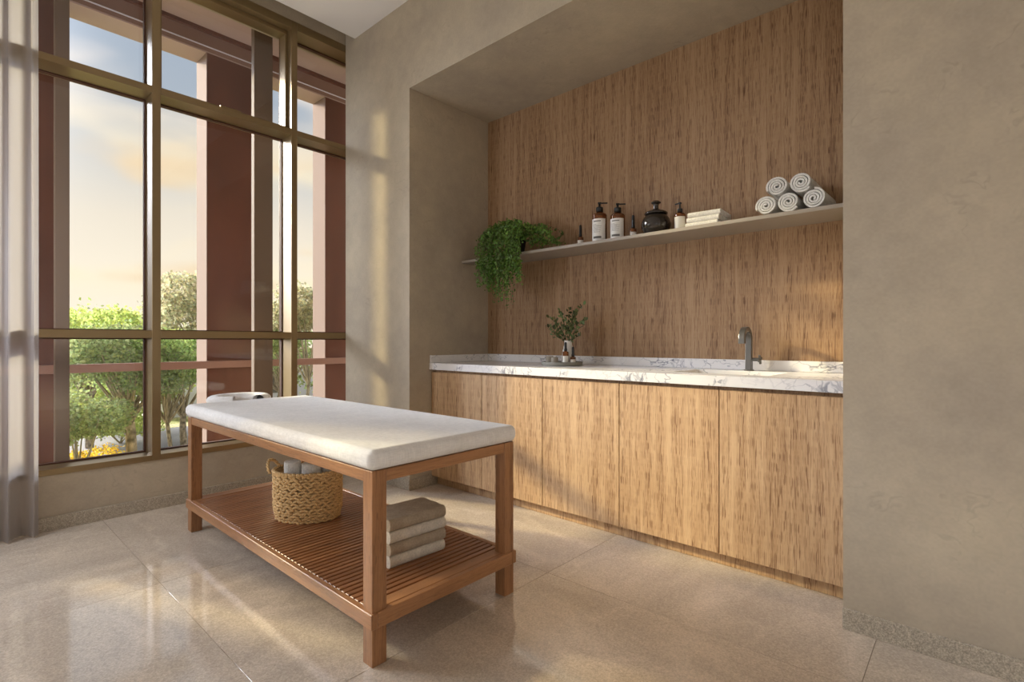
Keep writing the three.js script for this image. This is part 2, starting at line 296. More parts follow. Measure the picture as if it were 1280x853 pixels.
// ------------------------------------------------------------------ terrace outside
{
  const colTop = 3.655, xn = -5.1, xf = -5.36;
  const slab = thing('terrace_slab', 'concrete terrace floor slab outside the window', 'terrace'); slab.userData.kind = 'structure';
  part(slab, 'slab', range(-5.4, -4.2, -.3, -.06, -6, 6), M.concrete);
  const roof = thing('terrace_roof', 'pale pink terrace ceiling with dark edge beam', 'terrace roof'); roof.userData.kind = 'structure';
  part(roof, 'ceiling_panel', range(xn, -4.2, 3.842, 4.1, -6, 6), M.soffit);
  part(roof, 'edge_beam', range(xn - .26, xn, colTop + .0, 4.1, -6, 6), M.beam);
  part(roof, 'soffit_panel', range(xf, xn - .004, colTop - .012, colTop, -6, 6), M.soffit);
  part(roof, 'edge_trim', range(xn, xn + .03, 3.81, 3.842, -6, 6), M.terracotta);
  const strip = part(roof, 'drip_strip', range(xn, xn + .008, 3.690, 3.699, -6, 6), M.whiteWall);
  const piers = [[-1.61, -2.12, 'wide terracotta wall pier behind the handle window'], [-2.735, -5.8, 'terracotta wall pier seen through the narrow window'], [.14, -.60, 'terracotta wall pier behind the curtain edge'], [1.3, .60, 'terracotta wall pier outside beyond the curtain']];
  for (const [z1, z0, label] of piers) {
    const o = thing('terrace_pier', label, 'pier', [0, 0, 0]); o.userData.kind = 'structure';
    part(o, 'pier_body', cRange(xf, xn, -.06, colTop - .012, z0, z1, .004), M.terracotta);
    part(o, 'jamb_lining', cRange(xf, xn + .004, -.06, colTop - .013, z1, z1 + .006, .001), M.jamb);
  }
  for (const [r0, r1, label] of [[.115, .1315, 'slim brown post outside the window beside the curtain'], [.395, .429, 'slim brown post outside the window beside the narrow bay']]) {
    const o = thing('terrace_post', label, 'post'); part(o, 'shaft', cRange(-4.36, -4.30, -.06, 3.842, -r1 * 4.30, -r0 * 4.30, .003), M.pillar);
    part(o, 'base_plate', cRange(-4.38, -4.28, -.06, -.045, -r1 * 4.30 - .02, -r0 * 4.30 + .02, .002), M.pillar);
  }
  const rl = thing('terrace_railing', 'terracotta coloured horizontal handrail across the terrace opening', 'railing');
  part(rl, 'handrail', cRange(-5.10, -5.04, .828, .892, -5.8, 4, .004), M.rail);
  for (const z of [-4.2, -2.45, .35, 1.9, 3.4]) part(rl, 'bracket', cRange(-5.36, -5.09, .84, .87, z - .01, z + .01, .002), M.rail);
}

// ------------------------------------------------------------------ garden beyond
const GY = -3.3;
{
  const ground = struct('ground', range(-140, -5.6, GY - .3, GY, -110, 70), M.grass, 'dry grassy ground of the garden', 'ground');
  const up = V(0, 1, 0), q = new THREE.Quaternion(), m4 = new THREE.Matrix4(), S = V(1, 1, 1);
  const leafGeo = (() => { const g = new THREE.BufferGeometry(); g.setAttribute('position', new THREE.Float32BufferAttribute([0, 0, 0, .34, .5, .1, 0, 1, 0, -.34, .5, .1, 0, .5, -.02], 3)); g.setIndex([0, 1, 4, 1, 2, 4, 2, 3, 4, 3, 0, 4]); g.setAttribute('uv', new THREE.Float32BufferAttribute([0, 0, 1, .5, 0, 1, -1, .5, 0, .5], 2)); g.computeVertexNormals(); return g; })();
  function foliage(parent, lobes, n, size, m, tone = .42) {
    const im = new THREE.InstancedMesh(leafGeo, m, n), e = new THREE.Euler(), c = new THREE.Color();
    const tot = lobes.reduce((s, l) => s + l[3] ** 2, 0);
    for (let i = 0; i < n; i++) {
      let k = rnd() * tot, L = lobes[0]; for (const l of lobes) { k -= l[3] ** 2; if (k <= 0) { L = l; break; } }
      const d = V(rr(-1, 1), rr(-1, 1), rr(-1, 1)).normalize(), r = L[3] * (.55 + .5 * Math.pow(rnd(), .5)) * (1 + .18 * Math.sin(d.x * 9 + L[0]) * Math.sin(d.y * 8));
      const p = V(L[0] + d.x * r, L[1] + d.y * r * .78, L[2] + d.z * r), s = size * rr(.6, 1.4);
      q.setFromEuler(e.set(rr(0, 6.28), rr(0, 6.28), rr(0, 6.28))); im.setMatrixAt(i, m4.compose(p, q, S.setScalar(s))); S.set(1, 1, 1);
      const t = 1 + (rnd() - .5) * 2 * tone; im.setColorAt(i, c.setRGB(t * rr(.9, 1.15), t, t * rr(.8, 1.1)));
    }
    im.name = 'foliage'; im.userData.kind = 'stuff'; im.castShadow = im.receiveShadow = true; parent.add(im); return im;
  }
  function branch(a, b, r0, r1) {
    const mid = a.clone().lerp(b, .5).add(V(rr(-.1, .1), rr(-.05, .1), rr(-.1, .1)).multiplyScalar(a.distanceTo(b) * .5)), c = new THREE.QuadraticBezierCurve3(a, mid, b), g = new THREE.TubeGeometry(c, 6, 1, 7), p = g.attributes.position, t = V(0, 0, 0);
    for (let i = 0; i < p.count; i++) { const u = Math.floor(i / 8) / 6; c.getPoint(u, t); const r = lerp(r0, r1, u); p.setXYZ(i, t.x + (p.getX(i) - t.x) * r, t.y + (p.getY(i) - t.y) * r, t.z + (p.getZ(i) - t.z) * r); }
    g.computeVertexNormals(); return g;
  }
  // each tree: pixel column, depth along the view, crown centre height above ground, crown size
  function tree(label, px, depth, crownH, rx, lobesN, nLeaf, size, m, tr = .16, trunkH = .45, name = 'garden_tree', tone) {
    const f = 646, R = [0.74386, -0.66834], k = depth / f, x = FX * depth + R[0] * (px - 640) * k, z = FZ * depth + R[1] * (px - 640) * k;
    const o = thing(name, label, 'tree', [x, GY, z], 'trees in the garden outside'), br = [], lobes = [];
    const fork = V(rr(-.2, .2), crownH * trunkH, rr(-.2, .2)); br.push(branch(V(0, -.1, 0), fork, tr, tr * .75));
    for (let i = 0; i < lobesN; i++) {
      const a = i / lobesN * 6.283 * 1.7, rad = rx * (i === 0 ? 0 : rr(.45, .95)), L = [Math.cos(a) * rad, crownH + rr(-.5, .55) * rx * .9 - rad * .15, Math.sin(a) * rad, rx * rr(.38, .58)];
      lobes.push(L); br.push(branch(fork.clone(), V(L[0] * .85, L[1], L[2] * .85), tr * .5, tr * .12));
    }
    part(o, 'trunk', merge(br), M.bark); foliage(o, lobes, nLeaf, size, m, tone); return o;
  }
  tree('grey green tree with a pale forked trunk outside the curtain side window', 163, 15.2, 3.9, 1.5, 12, 10500, .098, M.leafOlive, .17, .5);
  tree('yellow green tree with a rounded top behind the pale forked tree', 112, 21, 4.15, 1.9, 9, 8000, .13, M.leafLime, .15);
  tree('bright green tree showing behind the mullion of the handle window', 186, 19, 4.55, 1.45, 9, 8000, .12, M.leafLime, .15);
  tree('deep green tree low behind the table end', 232, 20, 3.2, 1.4, 8, 6500, .11, M.leafDeep, .14);
  tree('tall feathery olive tree beside the wide terracotta pier', 262, 22, 6.0, 1.9, 12, 9000, .13, M.leafDry, .14);
  tree('slender tree with two pale trunks seen through the narrow window', 380, 17, 5.3, 1.15, 9, 6500, .095, M.leafDry, .07, .55);
  tree('slender greener tree next to the two pale trunks', 357, 18, 4.9, 1.0, 8, 5500, .1, M.leafOlive, .06, .6);
  tree('low grey green tree filling the window next to the brown post', 92, 13.2, 2.6, 1.15, 13, 9000, .085, M.leafOlive, .06, .3);
  tree('low bright green tree behind the mullion and table corner', 216, 17, 3.7, 1.45, 13, 11000, .1, M.leafDeep, .08, .45);
  tree('background green tree filling the gap above the handrail', 150, 25, 3.9, 3.0, 14, 11000, .16, M.leafLime, .18);
  tree('background olive tree behind the slender trees', 345, 26, 4.0, 2.6, 12, 7000, .16, M.leafOlive, .18);
  tree('green tree far left behind the curtain', 20, 20, 4.0, 2.2, 9, 6000, .14, M.leafOlive, .15);
  function shrub(label, px, depth, h, r, n, m, sz = .09, grp) {
    const f = 646, R = [0.74386, -0.66834], k = depth / f, x = FX * depth + R[0] * (px - 640) * k, z = FZ * depth + R[1] * (px - 640) * k;
    const o = thing('garden_shrub', label, 'shrub', [x, GY, z], grp); const br = [], lo = [];
    for (let i = 0; i < 5; i++) { const a = i * 1.257, L = [Math.cos(a) * r * .6, h * rr(.5, .75), Math.sin(a) * r * .6, r * .55]; lo.push(L); br.push(branch(V(0, 0, 0), V(L[0], L[1], L[2]), .03, .01)); }
    part(o, 'stems', merge(br), M.bark); foliage(o, lo, n, sz, m, .35);
  }
  shrub('yellow flowering shrub beneath the pale forked tree', 118, 14.5, 1.5, .85, 3000, M.leafYellow, .07);
  shrub('low yellow shrub left of the table end', 212, 15, 1.0, .6, 1800, M.leafYellow, .065);
  shrub('small yellow green shrub touching the table corner', 232, 13.5, 1.6, .45, 1600, M.leafYellow, .06);
  shrub('broad lime shrub behind the pale trunk', 150, 22, 1.6, 1.4, 3500, M.leafLime, .1);
  shrub('green shrub under the slender trees', 366, 13, 1.7, .5, 1600, M.leafLime, .07);
  const path = struct('garden_path', range(-30, -19, GY, GY + .02, -14, 8), M.asphalt, 'pale grey path crossing the garden', 'path');
  const b = thing('garden_building', 'pale lavender low building behind the garden trees', 'building', [0, GY, 0]);
  part(b, 'wall', range(-38, -34, 0, 3.6, -44, -8), M.whiteWall);
  part(b, 'roof', range(-38.3, -33.6, 3.6, 3.85, -44.3, -7.7), M.roof);
  for (let i = 0; i < 9; i++) part(b, 'window', range(-34.02, -33.96, 1.0, 2.3, -41 + i * 3.6, -39.4 + i * 3.6), M.gunmetal);
}

// ------------------------------------------------------------------ curtain
{
  const o = thing('sheer_curtain', 'white sheer curtain hanging in soft folds beside the window', 'curtain', [-3.83, 0, 0]);
  const nz = 150, ny = 40, z0 = -.372, z1 = -.12, pos = [], uv = [], idx = [];
  for (let j = 0; j <= ny; j++) for (let i = 0; i <= nz; i++) {
    const u = i / nz, v = j / ny, y = .006 + v * 3.68, w = u * 2 * Math.PI * 2.6, am = lerp(.040, .022, v);
    const x = Math.sin(w + .35 * Math.sin(v * 4 + u * 9)) * am + Math.sin(w * 2.3 + 1 + v) * .006, z = z0 + u * (z1 - z0) + Math.cos(w) * .012 * (1 - v * .4) * (u > .015 ? 1 : 0);
    pos.push(x, y, z); uv.push(u * 1.6, v * 3.6);
  }
  for (let j = 0; j < ny; j++) for (let i = 0; i < nz; i++) { const a = j * (nz + 1) + i, b = a + 1, c = a + nz + 1, d = c + 1; idx.push(a, b, d, a, d, c); }
  const g = new THREE.BufferGeometry(); g.setAttribute('position', new THREE.Float32BufferAttribute(pos, 3)); g.setAttribute('uv', new THREE.Float32BufferAttribute(uv, 2)); g.setIndex(idx); g.computeVertexNormals();
  part(o, 'cloth', g, M.sheer);
  part(o, 'track', cRange(-.02, .02, 3.70, 3.74, -2.2, 3.5, .002, 'z'), M.ceiling);
}

// ------------------------------------------------------------------ massage table
{
  const x0 = -3.322, x1 = -1.456, z0 = -1.648, z1 = -.940, cx = (x0 + x1) / 2, cz = (z0 + z1) / 2;
  const t = thing('massage_table', 'teak massage table with pale linen mattress and slatted lower shelf', 'massage table', [cx, 0, cz]);
  const L = x1 - x0, D = z1 - z0, leg = .056, in_ = .008, bar = (nm, w, h, d, p, ax) => part(t, nm, chamfer(w, h, d, .0022, ax, rr(0, 1), rr(0, 1)), M.teak, p);
  for (const sx of [-1, 1]) for (const sz of [-1, 1]) bar('leg', leg, .643, leg, [sx * (L / 2 - in_ - leg / 2), .3215, sz * (D / 2 - in_ - leg / 2)], 'y');
  const ax = L / 2 - in_ - leg, az = D / 2 - in_ - leg;
  for (const s of [-1, 1]) {
    bar('apron', ax * 2, .04, .028, [0, .622, s * (D / 2 - in_ - .016)], 'x');
    bar('apron', .028, .04, az * 2, [s * (L / 2 - in_ - .016), .622, 0], 'z');
    bar('shelf_rail', L, .051, .024, [0, .1535, s * (D / 2 - .012 + .0)], 'x');
    bar('shelf_rail', .024, .051, D - .05, [s * (L / 2 - .012), .1535, 0], 'z');
    bar('end_board', .056, .02, D - .05, [s * (L / 2 - .024 - .030), .1685, 0], 'z');
  }
  bar('bearer', L - .06, .03, .03, [0, .142, 0], 'x'); 
  const n = 56, span = L - .048 - .128, pitch = span / n, sg = [0, 1, 2, 3, 4].map((k) => chamfer(pitch - .0075, .016, D - .05, .002, 'z', k * .31, k * .17));
  for (let i = 0; i < n; i++) part(t, 'slat', sg[i % 5], M.teakSlat, [-span / 2 + (i + .5) * pitch, .1695, 0]);
  const mg = new RoundedBoxGeometry(1.876, .070, .722, 8, .030), p = mg.attributes.position;
  for (let i = 0; i < p.count; i++) { const x = p.getX(i), z = p.getZ(i), y = p.getY(i); if (y > .02) p.setY(i, y + .0016 * Math.sin(x * 5 + z * 3) * Math.sin(z * 6 + 1)); }
  uvBox(mg, 'x'); part(t, 'mattress', mg, M.linen, [0, .678, 0]);
  // face cradle beyond the head end
  const c = part(t, 'face_cradle', (() => {
    const pts = []; for (let i = 0; i <= 24; i++) { const a = lerp(-2.62, 2.62, i / 24); pts.push(V(-Math.cos(a) * .125, 0, Math.sin(a) * .145)); }
    const g = tube(pts, .042, 60, 14); g.scale(1, .72, 1); return uvBox(g);
  })(), M.linen, [-L / 2 - .185, .699, 0]);
  for (const k of [-.1, .1]) part(c, 'support_arm', cRange(-.02, .26, -.05, -.035, k - .01, k + .01), M.gunmetal);
}

// ------------------------------------------------------------------ towels (folded and rolled)
function stripShape(line, th) {   // a band of cloth along a centre line
  const n = line.length, a = [], b = [];
  for (let i = 0; i < n; i++) { const p = line[Math.max(0, i - 1)], q = line[Math.min(n - 1, i + 1)], dx = q[0] - p[0], dy = q[1] - p[1], l = Math.hypot(dx, dy) || 1, h = th / 2; a.push([line[i][0] - dy / l * h, line[i][1] + dx / l * h]); b.push([line[i][0] + dy / l * h, line[i][1] - dx / l * h]); }
  const s = new THREE.Shape(); [...a, ...b.reverse()].forEach(([x, y], i) => (i ? s.lineTo(x, y) : s.moveTo(x, y))); return s;
}
function rollGeo(R, len, pitch = .0135, th = .0088, squash = .96, ph = 0) {
  const line = [], turns = R / pitch, n = Math.round(turns * 26);
  for (let i = 0; i <= n; i++) { const t = i / n, a = ph + t * turns * 2 * Math.PI, r = (.006 + t * (R - .006 - th / 2)) * (1 + .035 * Math.sin(a * 1.0 + 1) + .02 * Math.sin(a * 2.7)); line.push([Math.cos(a) * r, Math.sin(a) * r * squash]); }
  const g = new THREE.ExtrudeGeometry(stripShape(line, th), { depth: len, bevelEnabled: true, bevelSize: .0008, bevelThickness: .003, bevelSegments: 2, steps: 1 }); g.translate(0, 0, -len); return uvBox(g, 'z');
}
function foldGeo(w, th, len, layers = 2, seed = 0) {   // nested U folds, closed side at +x, open side at -x; stands on y = 0
  const t = th / (layers * 2), list = [];
  for (let k = 0; k < layers; k++) {
    const r = th / 2 - t * (k + .5), xe = w - th / 2, line = [], xs = k * .004 + rr(0, .006);
    for (let i = 0; i <= 10; i++) line.push([lerp(xs, xe, i / 10), th / 2 + r + Math.sin(i * 1.3 + seed + k) * .0008]);
    for (let i = 1; i < 12; i++) { const a = Math.PI / 2 - i / 12 * Math.PI; line.push([xe + Math.cos(a) * Math.max(r, .002) * (th * .32 / (th / 2)), th / 2 + Math.sin(a) * r]); }
    for (let i = 0; i <= 10; i++) line.push([lerp(xe, xs + rr(0, .004), i / 10), th / 2 - r + Math.sin(i * 1.7 + seed + k * 2) * .0006]);
    list.push(new THREE.ExtrudeGeometry(stripShape(line, t * .9), { depth: len, bevelEnabled: true, bevelSize: t * .06, bevelThickness: .004, bevelSegments: 2 }).translate(0, 0, -len / 2));
  }
  return uvBox(merge(list), 'z');
}
{
  const names = ['pale sand bath towel at the bottom of the stack on the table shelf', 'taupe bath towel second from the bottom of the shelf stack', 'pale sand bath towel under the top towel of the shelf stack', 'taupe bath towel on top of the stack on the table shelf'];
  for (let k = 0; k < 4; k++) {
    const th = .0475, o = thing('folded_bath_towel', names[k], 'towel', [-1.868 + rr(-.003, .003), .1778 + k * .0478, -1.322 + rr(-.004, .004)], 'bath towels stacked on the table shelf');
    o.rotation.y = -.05 + rr(-.02, .02);
    part(o, 'cloth', foldGeo(.186, th, .262, 2, k * 2), k % 2 ? M.towelTaupe : M.towelSand);
  }
  // small cloths on the wall shelf
  const small = ['folded white face cloth at the bottom of the wall shelf pile', 'folded white face cloth in the middle of the wall shelf pile', 'folded white face cloth on top of the wall shelf pile'];
  for (let k = 0; k < 3; k++) {
    const o = thing('folded_face_cloth', small[k], 'towel', [-1.128 + k * .004, 1.7022 + k * .0285, -2.905 - k * .004], 'face cloths on the wall shelf');
    o.rotation.y = .06 + k * .02 - .05; const g = foldGeo(.20, .028, .17, 2, k * 3 + 9); g.rotateY(-Math.PI / 2); g.translate(.0, 0, -.1); part(o, 'cloth', g, M.towelWhite);
  }
  const rolls = [[-.792, 1.7545, 'rolled white towel at the bottle side of the lower row'], [-.687, 1.7545, 'rolled white towel in the middle of the lower row'], [-.580, 1.7545, 'rolled white towel at the end of the lower row by the wall'], [-.741, 1.8415, 'rolled white towel on top of the pile nearer the bottles'], [-.634, 1.8415, 'rolled white towel on top of the pile nearer the wall']];
  const rg = [0, 1, 2].map((k) => rollGeo(.0515, .235, .0150, .0084, .97, k * 2.1 + .8));
  rolls.forEach(([x, y, l], i) => { const o = thing('rolled_towel', l, 'towel', [x, y - .0515, -2.80 + rr(-.006, .006)], 'rolled towels piled on the wall shelf'); part(o, 'cloth', rg[i % 3], M.towelWhite, [0, .0515, 0]); o.rotation.y = rr(-.05, .05); });
}

// ------------------------------------------------------------------ basket with rolled towels
{
  const bx = -2.535, bz = -1.265, by = .1778, o = thing('woven_basket', 'oval woven straw basket with loop handles on the slatted shelf', 'basket', [bx, by, bz]);
  o.rotation.y = .62;
  const A = .165, B = .128, H = .235, rows = 16, knots = [], base = new THREE.IcosahedronGeometry(1, 1), list = [], list2 = [], m4 = new THREE.Matrix4(), q = new THREE.Quaternion();
  const knot = (cx, cy, cz, ang, tilt, sx, sy, sz, into) => { const g = base.clone(); q.setFromEuler(new THREE.Euler(0, -ang - Math.PI / 2, 0)).multiply(new THREE.Quaternion().setFromEuler(new THREE.Euler(0, 0, tilt))); g.applyMatrix4(m4.compose(V(cx, cy, cz), q, V(sx, sy, sz))); g.computeVertexNormals(); into.push(g); };
  for (let r = 0; r < rows; r++) {
    const v = (r + .5) / rows, k = (.93 + .07 * sstep(0, .25, v) + .02 * v), n = 46;
    for (let i = 0; i < n; i++) {
      const a = (i + (r % 2) * .5 + rr(-.15, .15)) / n * 2 * Math.PI, wob = 1 + rr(-.012, .012);
      knot(Math.cos(a) * A * k * wob, v * H + rr(-.0015, .0015), Math.sin(a) * B * k * wob, Math.atan2(Math.sin(a) / B, Math.cos(a) / A), ((i + r) % 2 ? .5 : -.35) + rr(-.2, .2), (.0150 * rr(.8, 1.15)), .0080 * rr(.8, 1.15), .0082, list);
    }
  }
  part(o, 'woven_wall', merge(list), M.straw).userData.kind = 'stuff';
  const inner = new THREE.CylinderGeometry(1, .95, H - .006, 40, 1, true); inner.scale(A * .975, 1, B * .975); inner.translate(0, H / 2, 0);
  const ms = M.straw.clone(); ms.side = THREE.DoubleSide; part(o, 'lining', inner, ms);
  part(o, 'bottom', new THREE.CylinderGeometry(1, 1, .01, 40).scale(A * .93, 1, B * .93).translate(0, .006, 0), M.straw);
  for (let i = 0; i < 52; i++) { const a = i / 52 * 2 * Math.PI; knot(Math.cos(a) * A * 1.02, H + .004, Math.sin(a) * B * 1.02, Math.atan2(Math.sin(a) / B, Math.cos(a) / A), (i % 2 ? .55 : .35), .0145, .0085, .0105, list2); }
  part(o, 'rim', merge(list2), M.straw);
  for (const s of [-1, 1]) {
    const hl = []; for (let i = 0; i <= 30; i++) { const a = i / 30 * Math.PI; hl.push(V(s * (A * .99 + .012 + Math.sin(a) * .030), H - .012 + Math.sin(a) * .058, Math.cos(a) * .052)); }
    const g1 = tube(hl.map((p, i) => p.clone().add(V(Math.cos(i * 1.1) * .004, Math.sin(i * 1.1) * .004, 0))), .0052, 60, 7), g2 = tube(hl.map((p, i) => p.clone().add(V(-Math.cos(i * 1.1) * .004, -Math.sin(i * 1.1) * .004, 0))), .0052, 60, 7);
    part(o, 'handle', merge([g1, g2]), M.straw);
  }
  const spots = [[-.062, .035, .048, .285, 'rolled grey towel standing in the basket by the loop handle', 0], [.036, .045, .050, .280, 'rolled grey towel standing at the front of the basket', 0], [-.010, -.055, .044, .305, 'rolled grey towel leaning at the back of the basket', -.06], [.095, -.02, .036, .27, 'rolled grey towel by the table leg side of the basket', 0]];
  const cs = Math.cos(.62), sn = Math.sin(.62);
  for (const [lx, lz, R, hgt, label, tilt] of spots) {
    const th = thing('basket_towel', label, 'towel', [bx + lx * cs + lz * sn, by + .012, bz - lx * sn + lz * cs], 'rolled towels in the basket');
    const g = rollGeo(R, hgt - .012, .0145, .0088, .94, R * 100); g.rotateX(-Math.PI / 2); part(th, 'cloth', g, M.towelGrey, [0, hgt - .012, 0].map((v, i) => (i === 1 ? hgt - .014 : v))); th.rotation.x = tilt;
  }
}

// ------------------------------------------------------------------ cabinets, worktop, sink, tap
{
  const seams = [NX0 + .002, -2.487, -1.962, -1.433, -.900, NX1 - .002], zd = -2.46;
  const labels = ['oak base cabinet against the niche side wall by the window', 'oak base cabinet behind the corner of the massage table', 'oak base cabinet below the plant tray', 'oak base cabinet below the left edge of the sink', 'oak base cabinet below the tap at the right end'];
  for (let i = 0; i < 5; i++) {
    const x0 = seams[i], x1 = seams[i + 1], w = x1 - x0, o = thing('base_cabinet', labels[i], 'cabinet', [(x0 + x1) / 2, .068, (zd + ZB) / 2], 'oak base cabinets in the niche'), d = zd - ZB;
    const T = .018, H = .787, body = merge([cRange(-w / 2, w / 2, 0, T, -d / 2 + .002, d / 2 - .022), cRange(-w / 2, -w / 2 + T, T, i === 4 ? .62 : H, -d / 2 + .002, d / 2 - .022), cRange(w / 2 - T, w / 2, T, i === 3 ? .62 : H, -d / 2 + .002, d / 2 - .022), cRange(-w / 2 + (i === 4 ? .0005 : T), w / 2 - (i === 3 ? .0005 : T), H - .12, H, d / 2 - .05, d / 2 - .026)]);
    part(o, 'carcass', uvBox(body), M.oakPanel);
    part(o, 'door', chamfer(w - .004, .772, .020, .0016, 'y', i * .37, i * .61), M.oak, [0, .386, d / 2 - .010]);
  }
  const pl = thing('cabinet_plinth', 'dark oak plinth running under the base cabinets', 'plinth', [(NX0 + NX1) / 2, 0, -2.51]);
  part(pl, 'board', cRange(-1.31, 1.323, .001, .067, -.02, 0, .001), M.oak);
  const wt = thing('marble_worktop', 'white grey veined marble worktop with low upstand in the niche', 'worktop', [0, .858, 0]);
  const s = new THREE.Shape(); s.moveTo(NX0 + .001, 2.442); s.lineTo(NX1 - .001, 2.442); s.lineTo(NX1 - .001, -ZB - .001); s.lineTo(NX0 + .001, -ZB - .001); s.closePath();
  const hole = new THREE.Path(); const hx0 = -1.20, hx1 = -.72, hz0 = 2.60, hz1 = 2.93, hr = .012;
  hole.moveTo(hx0 + hr, hz0); hole.lineTo(hx0, hz0 + hr); hole.lineTo(hx0, hz1 - hr); hole.lineTo(hx0 + hr, hz1); hole.lineTo(hx1 - hr, hz1); hole.lineTo(hx1, hz1 - hr); hole.lineTo(hx1, hz0 + hr); hole.lineTo(hx1 - hr, hz0); hole.closePath(); s.holes.push(hole);
  const sg = new THREE.ExtrudeGeometry(s, { depth: .047, bevelEnabled: true, bevelSize: .0015, bevelOffset: -.0015, bevelThickness: .001, bevelSegments: 2 }); sg.rotateX(-Math.PI / 2); sg.translate(0, .001, 0); uvBox(sg, 'x');
  part(wt, 'slab', sg, M.marble);
  part(wt, 'upstand', cRange(NX0 + .001, NX1 - .001, .0495, .106, ZB + .0005, ZB + .020, .0015, 'x'), M.marble);
  part(wt, 'upstand', cRange(NX0 + .001, NX0 + .020, .0495, .106, ZB + .0205, -2.446, .0015, 'z'), M.marble);
  const sk = thing('undermount_sink', 'rectangular marble sink basin under the tap', 'sink', [-.96, .72, -2.765]);
  const W = .245, D = .170; part(sk, 'basin', uvBox(merge([range(-W - .015, W + .015, 0, .012, -D - .015, D + .015), range(-W - .015, -W, .012, .1375, -D - .015, D + .015), range(W, W + .015, .012, .1375, -D - .015, D + .015), range(-W, W, .012, .1375, -D - .015, -D), range(-W, W, .012, .1375, D, D + .015)])), M.marble);
  part(sk, 'drain', lathe([[0, .0165], [.018, .0165], [.03, .015], [.031, .012], [0, .0125]], 24), M.steel);
  // tap
  const fp = thing('tap', 'gunmetal gooseneck tap with a cross handle behind the sink', 'tap', [-.93, .907, -2.985]);
  const h = new THREE.Shape(), r = .056, t = .026, top = .171;
  h.moveTo(-.018, .004); h.lineTo(-.0135, top * .8); h.lineTo(-.013, top); h.absarc(r - .0, top, r + .013, Math.PI, .0, true); h.lineTo(2 * r + .013, top - .022); h.lineTo(2 * r - .013, top - .022); h.lineTo(2 * r - .013, top); h.absarc(r, top, r - .013, 0, Math.PI, false); h.lineTo(.013, top * .8); h.lineTo(.018, .004); h.closePath();
  const hg = new THREE.ExtrudeGeometry(h, { depth: .026, bevelEnabled: true, bevelSize: .003, bevelOffset: -.003, bevelThickness: .003, bevelSegments: 2, curveSegments: 24 }); hg.translate(0, 0, -.013); hg.rotateY(-Math.PI / 2);
  part(fp, 'spout', hg, M.gunmetal);
  part(fp, 'base_flange', lathe([[0, 0], [.027, 0], [.027, .004], [.024, .007], [0, .007]], 32), M.gunmetal);
  const kn = part(fp, 'handle', new THREE.CylinderGeometry(.009, .010, .04, 20).rotateZ(Math.PI / 2), M.gunmetal, [.033, .062, 0]);
  part(kn, 'cross', merge([new RoundedBoxGeometry(.012, .052, .010, 2, .003), new RoundedBoxGeometry(.012, .010, .052, 2, .003)]), M.gunmetal, [.024, 0, 0], [.35, 0, 0]);
}

// ------------------------------------------------------------------ wall shelf and what stands on it
const SY = 1.702;
{
  const o = thing('wall_shelf', 'long taupe floating shelf across the oak niche wall', 'shelf', [(NX0 + NX1) / 2, SY - .02, ZB]);
  part(o, 'board', cRange(-1.323, 1.323, 0, .02, .0005, .297, .0015, 'x'), M.shelf);
}
function labelTex(lines) {
  const c = document.createElement('canvas'); c.width = 256; c.height = 384; const x = c.getContext('2d');
  x.fillStyle = '#e9e6df'; x.fillRect(0, 0, 256, 384); x.fillStyle = '#6e6a63';
  lines.forEach(([a, b, w, h]) => x.fillRect(a, b, w, h));
  const t = new THREE.CanvasTexture(c); t.colorSpace = THREE.SRGBColorSpace; return t;
}
const marks = [[70, 34, 112, 16]]; for (let i = 0; i < 9; i++) marks.push([56, 92 + i * 16, 60 + ((i * 37) % 80), 4]); marks.push([64, 290, 124, 36]);
M.label = mat({ map: labelTex(marks), roughness: .8 });
M.labelPlain = mat({ color: 0xe4dfd4, roughness: .8 });
const bottlePts = (r, h, nr) => { const p = [[0, 0], [r * .93, 0], [r, r * .09]]; for (let i = 0; i <= 8; i++) { const a = i / 8 * Math.PI / 2; p.push([nr + (r - nr) * Math.cos(a), h - (r - nr) * .62 + (r - nr) * .62 * Math.sin(a)]); } p.push([nr, h + r * .16], [0, h + r * .16]); return p; };
function pumpBottle(label, x, z, r, h, total, lm, turn) {
  const o = thing('pump_bottle', label, 'bottle', [x, SY, z]); o.rotation.y = turn;
  part(o, 'bottle_body', lathe(bottlePts(r, h, r * .42), 40), M.amber);
  const lb = new THREE.CylinderGeometry(r * 1.006, r * 1.006, h * .74, 32, 1, true, -1.25, 2.5); lb.translate(0, h * .42, 0); part(o, 'paper_label', lb, lm);
  const pm = part(o, 'pump', lathe([[0, h + r * .1], [r * .5, h + r * .1], [r * .5, h + r * .75], [r * .44, h + r * .82], [r * .16, h + r * .86], [r * .16, total - .008], [0, total - .008]], 28), M.blackPlastic);
  part(pm, 'nozzle', merge([new RoundedBoxGeometry(r * .5, .010, r * .5, 2, .003).translate(0, total - .005, 0), new RoundedBoxGeometry(r * 1.1, .008, r * .26, 2, .003).translate(r * .55, total - .005, 0)]), M.blackPlastic, null, [0, r < .04 ? 2.6 : .4, 0]);
}
function dropper(label, pos, r, h, total, turn = 0, lm = M.labelPlain) {
  const o = thing('dropper_bottle', label, 'bottle', pos); o.rotation.y = turn;
  part(o, 'bottle_body', lathe(bottlePts(r, h, r * .45), 28), M.amber);
  const lb = new THREE.CylinderGeometry(r * 1.01, r * 1.01, h * .58, 24, 1, true, -1.2, 2.4); lb.translate(0, h * .36, 0); part(o, 'paper_label', lb, lm);
  part(o, 'dropper_cap', lathe([[0, h + r * .1], [r * .56, h + r * .1], [r * .56, h + r * .8], [r * .46, h + r * .9], [r * .42, total - r * .35], [r * .28, total], [0, total]], 24), M.blackPlastic);
}
const face = (x, z) => Math.atan2(-x, -z);
